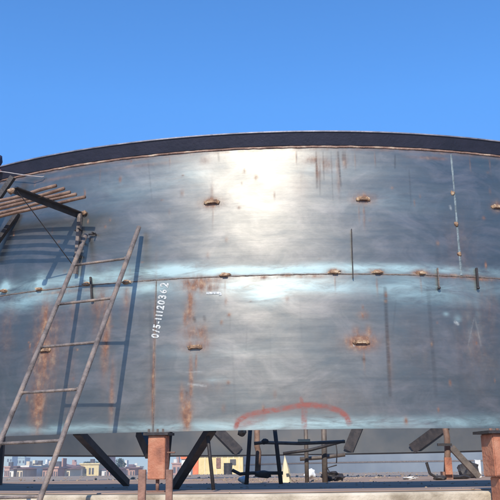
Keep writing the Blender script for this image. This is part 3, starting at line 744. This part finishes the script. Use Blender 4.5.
M['palewall'] = simple('white_wall', (.72, .66, .54), (.85, .80, .68), .6, .8, 0, .2)
M['teal'] = simple('pale_green_wall', (.42, .52, .46), (.52, .60, .52), .3, .8, 0, .2)
specs = [ # px0 px1 top dist mat roof n label
 (2.5,11,456,330,'teal','flat',3,'tall pale green building at the far left, taller of two'),
 (11.5,24,458,345,'teal','flat',4,'pale green block beside the tallest green building'),
 (6,16,468,190,'brown','gable',3,'brown low house at the left end of the skyline'),
 (15,26,467.5,200,'tan','flat',4,'tan flat roofed house next to the leftmost brown one'),
 (25,33,466,215,'cream','flat',3,'cream house with flat roof left of the white row'),
 (32,38,466.5,205,'palewall','flat',2,'narrow white house left of the taller white one'),
 (37,44,465,225,'palewall','flat',3,'taller white house left of the ladder foot'),
 (43,50,467,200,'tan','flat',2,'small tan house seen beside the ladder rail'),
 (49,56,465.5,215,'palewall','gable',3,'white house with tiled roof behind the ladder rail'),
 (55,62,465,210,'brown','gable',3,'brown gabled house just right of the ladder rail'),
 (61,68,466.5,195,'tan','gable',2,'tan gabled house between two brown houses'),
 (67,75,465.5,220,'brown','flat',3,'flat roofed brown house in the middle of the town'),
 (74,80.5,467,200,'brown','gable',2,'brown gabled house touching the yellow hall'),
 (80,98.5,464.5,150,'yellow','flat',5,'long low pale yellow hall left of the pink tower house'),
 (100.5,108,455,160,'brown','flat',2,'narrow tall pinkish brown house crossed by the raking prop'),
 (108,115,466,200,'cream','flat',2,'cream house right of the narrow tall house'),
 (123,131,466,200,'tan','gable',3,'tan gabled house left of the orange screw jack'),
 (131,139,467,215,'cream','flat',2,'cream low house nearest the orange screw jack'),
 (172,181,464,170,'brown','flat',2,'brown house right of the orange screw jack'),
]
ORD = ['first','second','third','fourth','fifth','sixth','seventh','eighth','ninth','tenth','eleventh','twelfth','thirteenth','fourteenth','fifteenth','sixteenth','seventeenth','eighteenth','nineteenth','twentieth','twenty-first','twenty-second','twenty-third','twenty-fourth','twenty-fifth','twenty-sixth','twenty-seventh','twenty-eighth','twenty-ninth','thirtieth']
extra = []
xs = 4.0; rg = random.Random(5); ci = 0
cols = [('palewall','white'),('tan','tan'),('cream','cream'),('brown','brown'),('yellow','yellow'),('brown','brown')]
while xs < 134:
    wd = rg.uniform(3.0, 6.5); m_, cn = cols[rg.randrange(6)]
    if not (79 < xs+wd and xs < 99) :
        extra.append((xs, xs+wd, rg.uniform(466.5, 469.5), rg.uniform(120, 165), m_, rg.choice(['flat', 'gable']), rg.choice([1, 2, 2, 3]),
          '%s from the left in the front row of low houses, %s walls' % (ORD[ci], cn))); ci += 1
    xs += wd*rg.uniform(.75, 1.15)
specs += extra
for q in specs:
    building(q[0], q[1], q[2], q[3], q[4], q[7], 'house', q[5], q[6], group='houses on the skyline')
# yellow workshop with its orange end and white van-like cabin beside it
ys_ = 62
sh = tag(empty('workshop', ground_at(218, ys_)), 'yellow site workshop with an orange door panel, seen beneath the shell', 'workshop')
a, c = at_y(191.5, 475, ys_), at_y(243, 475, ys_); zt = top_z(218, 455.5, ys_); cx = (a.x+c.x)/2; w = c.x-a.x
b = nb(); box(b, (cx, ys_+2.5, (zt+GND)/2), w, 5, zt-GND); obj('wall', b, M['yellow'], sh)
for k in range(9):
    if k in (0, 1): continue
    b = nb(); box(b, (cx-w/2+w*(k+.35)/9, ys_-.02, (zt+GND)/2), .05, .05, zt-GND); obj('wall_rib', b, M['cream'], sh)
b = nb(); q = at_y(233, 475, ys_); box(b, (q.x, ys_-.03, top_z(233, 462, ys_)), .45, .1, .4); obj('window', b, M['window'], sh)
b = nb(); box(b, (cx, ys_+2.5, zt+.08), w+.3, 5.4, .16); obj('roof', b, M['cream'], sh)
b = nb(); q = at_y(195, 475, ys_); box(b, (q.x, ys_-.03, (zt+GND)/2), .5, .1, zt-GND-.1); obj('door', b, M['orangewall'], sh)
b = nb(); q = at_y(218.5, 475, ys_); box(b, (q.x, ys_-.03, top_z(218, 463, ys_)), .34, .1, .75); obj('window', b, M['stake'], sh)
wh = tag(empty('site_cabin', ground_at(186, 58)), 'small white site cabin with red roof beside the orange door', 'cabin')
q = at_y(186, 475, 58); zt = top_z(186, 459, 58)
b = nb(); box(b, (q.x, 59, (zt+GND)/2), .65, 2, zt-GND); obj('wall', b, M['palewall'], wh)
b = nb(); box(b, (q.x, 59, zt+.09), .8, 2.2, .18); obj('roof', b, M['orangewall'], wh)
b = nb(); box(b, (q.x+.1, 57.98, zt-.7), .2, .06, .35); obj('window', b, M['window'], wh)
# oil drum in front of the workshop
q = at_y(228, 470, 43); b = nb(); e = tag(empty('oil_drum', (q.x, 43, PAD)), 'dark oil drum standing in front of the yellow workshop', 'drum')
bmesh.ops.create_cone(b, cap_ends=True, segments=24, radius1=.22, radius2=.22, depth=.58, matrix=Matrix.Translation((q.x, 43, PAD+.29))); obj('body', b, M['dark'], e)
for zz in (.02, .2, .4, .57):
    b = nb(); bmesh.ops.create_cone(b, cap_ends=True, segments=24, radius1=.23, radius2=.23, depth=.03, matrix=Matrix.Translation((q.x, 43, PAD+zz))); obj('hoop', b, M['dark'], e)

def tree(px, ytop, dist, w, label, slim=1.):
    g = ground_at(px, dist); h = top_z(px, ytop, dist)-GND
    e = tag(empty('tree', g), label, 'tree', 'trees among the houses')
    b = nb(); tube(b, g, g+Vector((0, 0, h*.55)), .18, .08, 8)
    for k in range(5):
        a = k*1.3; tube(b, g+Vector((0, 0, h*(.3+.05*k))), g+Vector((math.cos(a)*w*.35, math.sin(a)*w*.35, h*(.55+.06*k))), .06, .02, 6)
    obj('trunk', b, M['bark'], e)
    b = nb()
    cl = [(random.uniform(-1, 1)*w*.4, random.uniform(-1, 1)*w*.4, random.uniform(.35, .9)*h) for _ in range(9)]
    for i in range(700):
        c = random.choice(cl); k = .34*w*(1.15-c[2]/h*slim*.6)
        p = g+Vector((c[0]*(1.3-c[2]/h*slim), c[1], c[2]))+Vector((random.gauss(0, k*.6), random.gauss(0, k*.6), random.gauss(0, k*.6)))
        p.z = min(p.z, GND+h); s = random.uniform(.12, .26)
        u = Vector((random.gauss(0, 1), random.gauss(0, 1), random.gauss(0, 1))).normalized(); v = u.orthogonal().normalized()
        b.faces.new([b.verts.new(p+u*s), b.verts.new(p+v*s*.6), b.verts.new(p-u*s), b.verts.new(p-v*s*.6)])
    obj('crown', b, M['leaf'], e)
for q in ((120,458.5,150,2.6,'dark slim tree standing between the houses left of the jack',1.3),(98.5,460,155,1.5,'dark slender tree against the narrow tall house',1.),
          (63,464.5,185,2.4,'dark tree above the gabled houses right of the ladder',.9),(88,462,190,2.6,'sparse tree behind the yellow hall',.9)):
    tree(q[0], q[1], q[2], q[3], q[4], q[5])

# thin dusty air over the site
b = nb(); box(b, (0, 190, (GND-1+11)/2), 700, 460, 11-(GND-1)); hz_ = obj('haze', b, None); tag(hz_, kind='stuff')
hm = bpy.data.materials.new('haze'); hm.use_nodes = True; hn = hm.node_tree
hn.nodes.remove(hn.nodes['Principled BSDF']); pv = hn.nodes.new('ShaderNodeVolumePrincipled')
pv.inputs['Color'].default_value = (.86, .88, .92, 1); pv.inputs['Density'].default_value = .0023; pv.inputs['Anisotropy'].default_value = .2
hn.links.new(pv.outputs[0], hn.nodes['Material Output'].inputs['Volume']); hz_.data.materials.append(hm)

# ------------------------------------------------------------------ light, sky, camera
w = bpy.data.worlds.new('World'); sc.world = w; w.use_nodes = True; nt = w.node_tree
bg = nt.nodes['Background']; sky = nt.nodes.new('ShaderNodeTexSky'); sky.sky_type = 'NISHITA'; sky.sun_disc = False
sky.sun_elevation = SUN_EL; sky.sun_rotation = math.pi+SUN_AZ
sky.air_density = 1.0; sky.dust_density = .0; sky.ozone_density = 3.0; sky.altitude = 0
mx = nt.nodes.new('ShaderNodeMix'); mx.data_type = 'RGBA'; mx.blend_type = 'MULTIPLY'; mx.inputs[0].default_value = 1
mx.inputs[7].default_value = (.62, 1.12, 1.62, 1)
nt.links.new(sky.outputs[0], mx.inputs[6]); tc_ = nt.nodes.new('ShaderNodeTexCoord'); sp_ = nt.nodes.new('ShaderNodeSeparateXYZ'); nt.links.new(tc_.outputs['Generated'], sp_.inputs[0])
tint = ramp(nt, sp_.outputs[2], [(0., (.28, .37, .53)), (.06, (.205, .27, .43)), (.44, (.35, .66, .93))])
dbl = mix(nt, 1., tint, (1.78, 1.78, 1.78), 'MULTIPLY'); nt.links.new(dbl, mx.inputs[7])
nt.links.new(mx.outputs[2], bg.inputs[0]); bg.inputs[1].default_value = .15
sd = bpy.data.lights.new('sun', 'SUN'); sd.energy = 5.0; sd.angle = rad(.5); sd.color = (1, .95, .87)
so = bpy.data.objects.new('sun', sd); COL.objects.link(so)
dl = Vector((math.sin(SUN_AZ)*math.cos(SUN_EL), math.cos(SUN_AZ)*math.cos(SUN_EL), -math.sin(SUN_EL)))
so.rotation_euler = dl.to_track_quat('-Z', 'Y').to_euler(); so.location = (-5, -20, 20)

cd = bpy.data.cameras.new('camera'); cam = bpy.data.objects.new('camera', cd); COL.objects.link(cam); sc.camera = cam
cd.sensor_width = 36; cd.sensor_fit = 'HORIZONTAL'; cd.lens = F/500*36; cd.clip_start = .05; cd.clip_end = 6000
c, s = math.cos(PIT), math.sin(PIT)
fwd = Vector((0, c, s)); rgt = Vector((1, 0, 0)); upv = Vector((0, -s, c))
c, s = math.cos(ROL), math.sin(ROL)
r2 = rgt*c-upv*s*-1*-1; u2 = rgt*s+upv*c
cam.matrix_world = Matrix(((r2.x, u2.x, -fwd.x, 0), (r2.y, u2.y, -fwd.y, 0), (r2.z, u2.z, -fwd.z, 0), (0, 0, 0, 1)))

sc.render.resolution_x = sc.render.resolution_y = 1024
vs_ = sc.view_settings; vs_.view_transform = 'Standard'; vs_.look = 'None'; vs_.gamma = 1; vs_.exposure = 0; vs_.use_curve_mapping = False
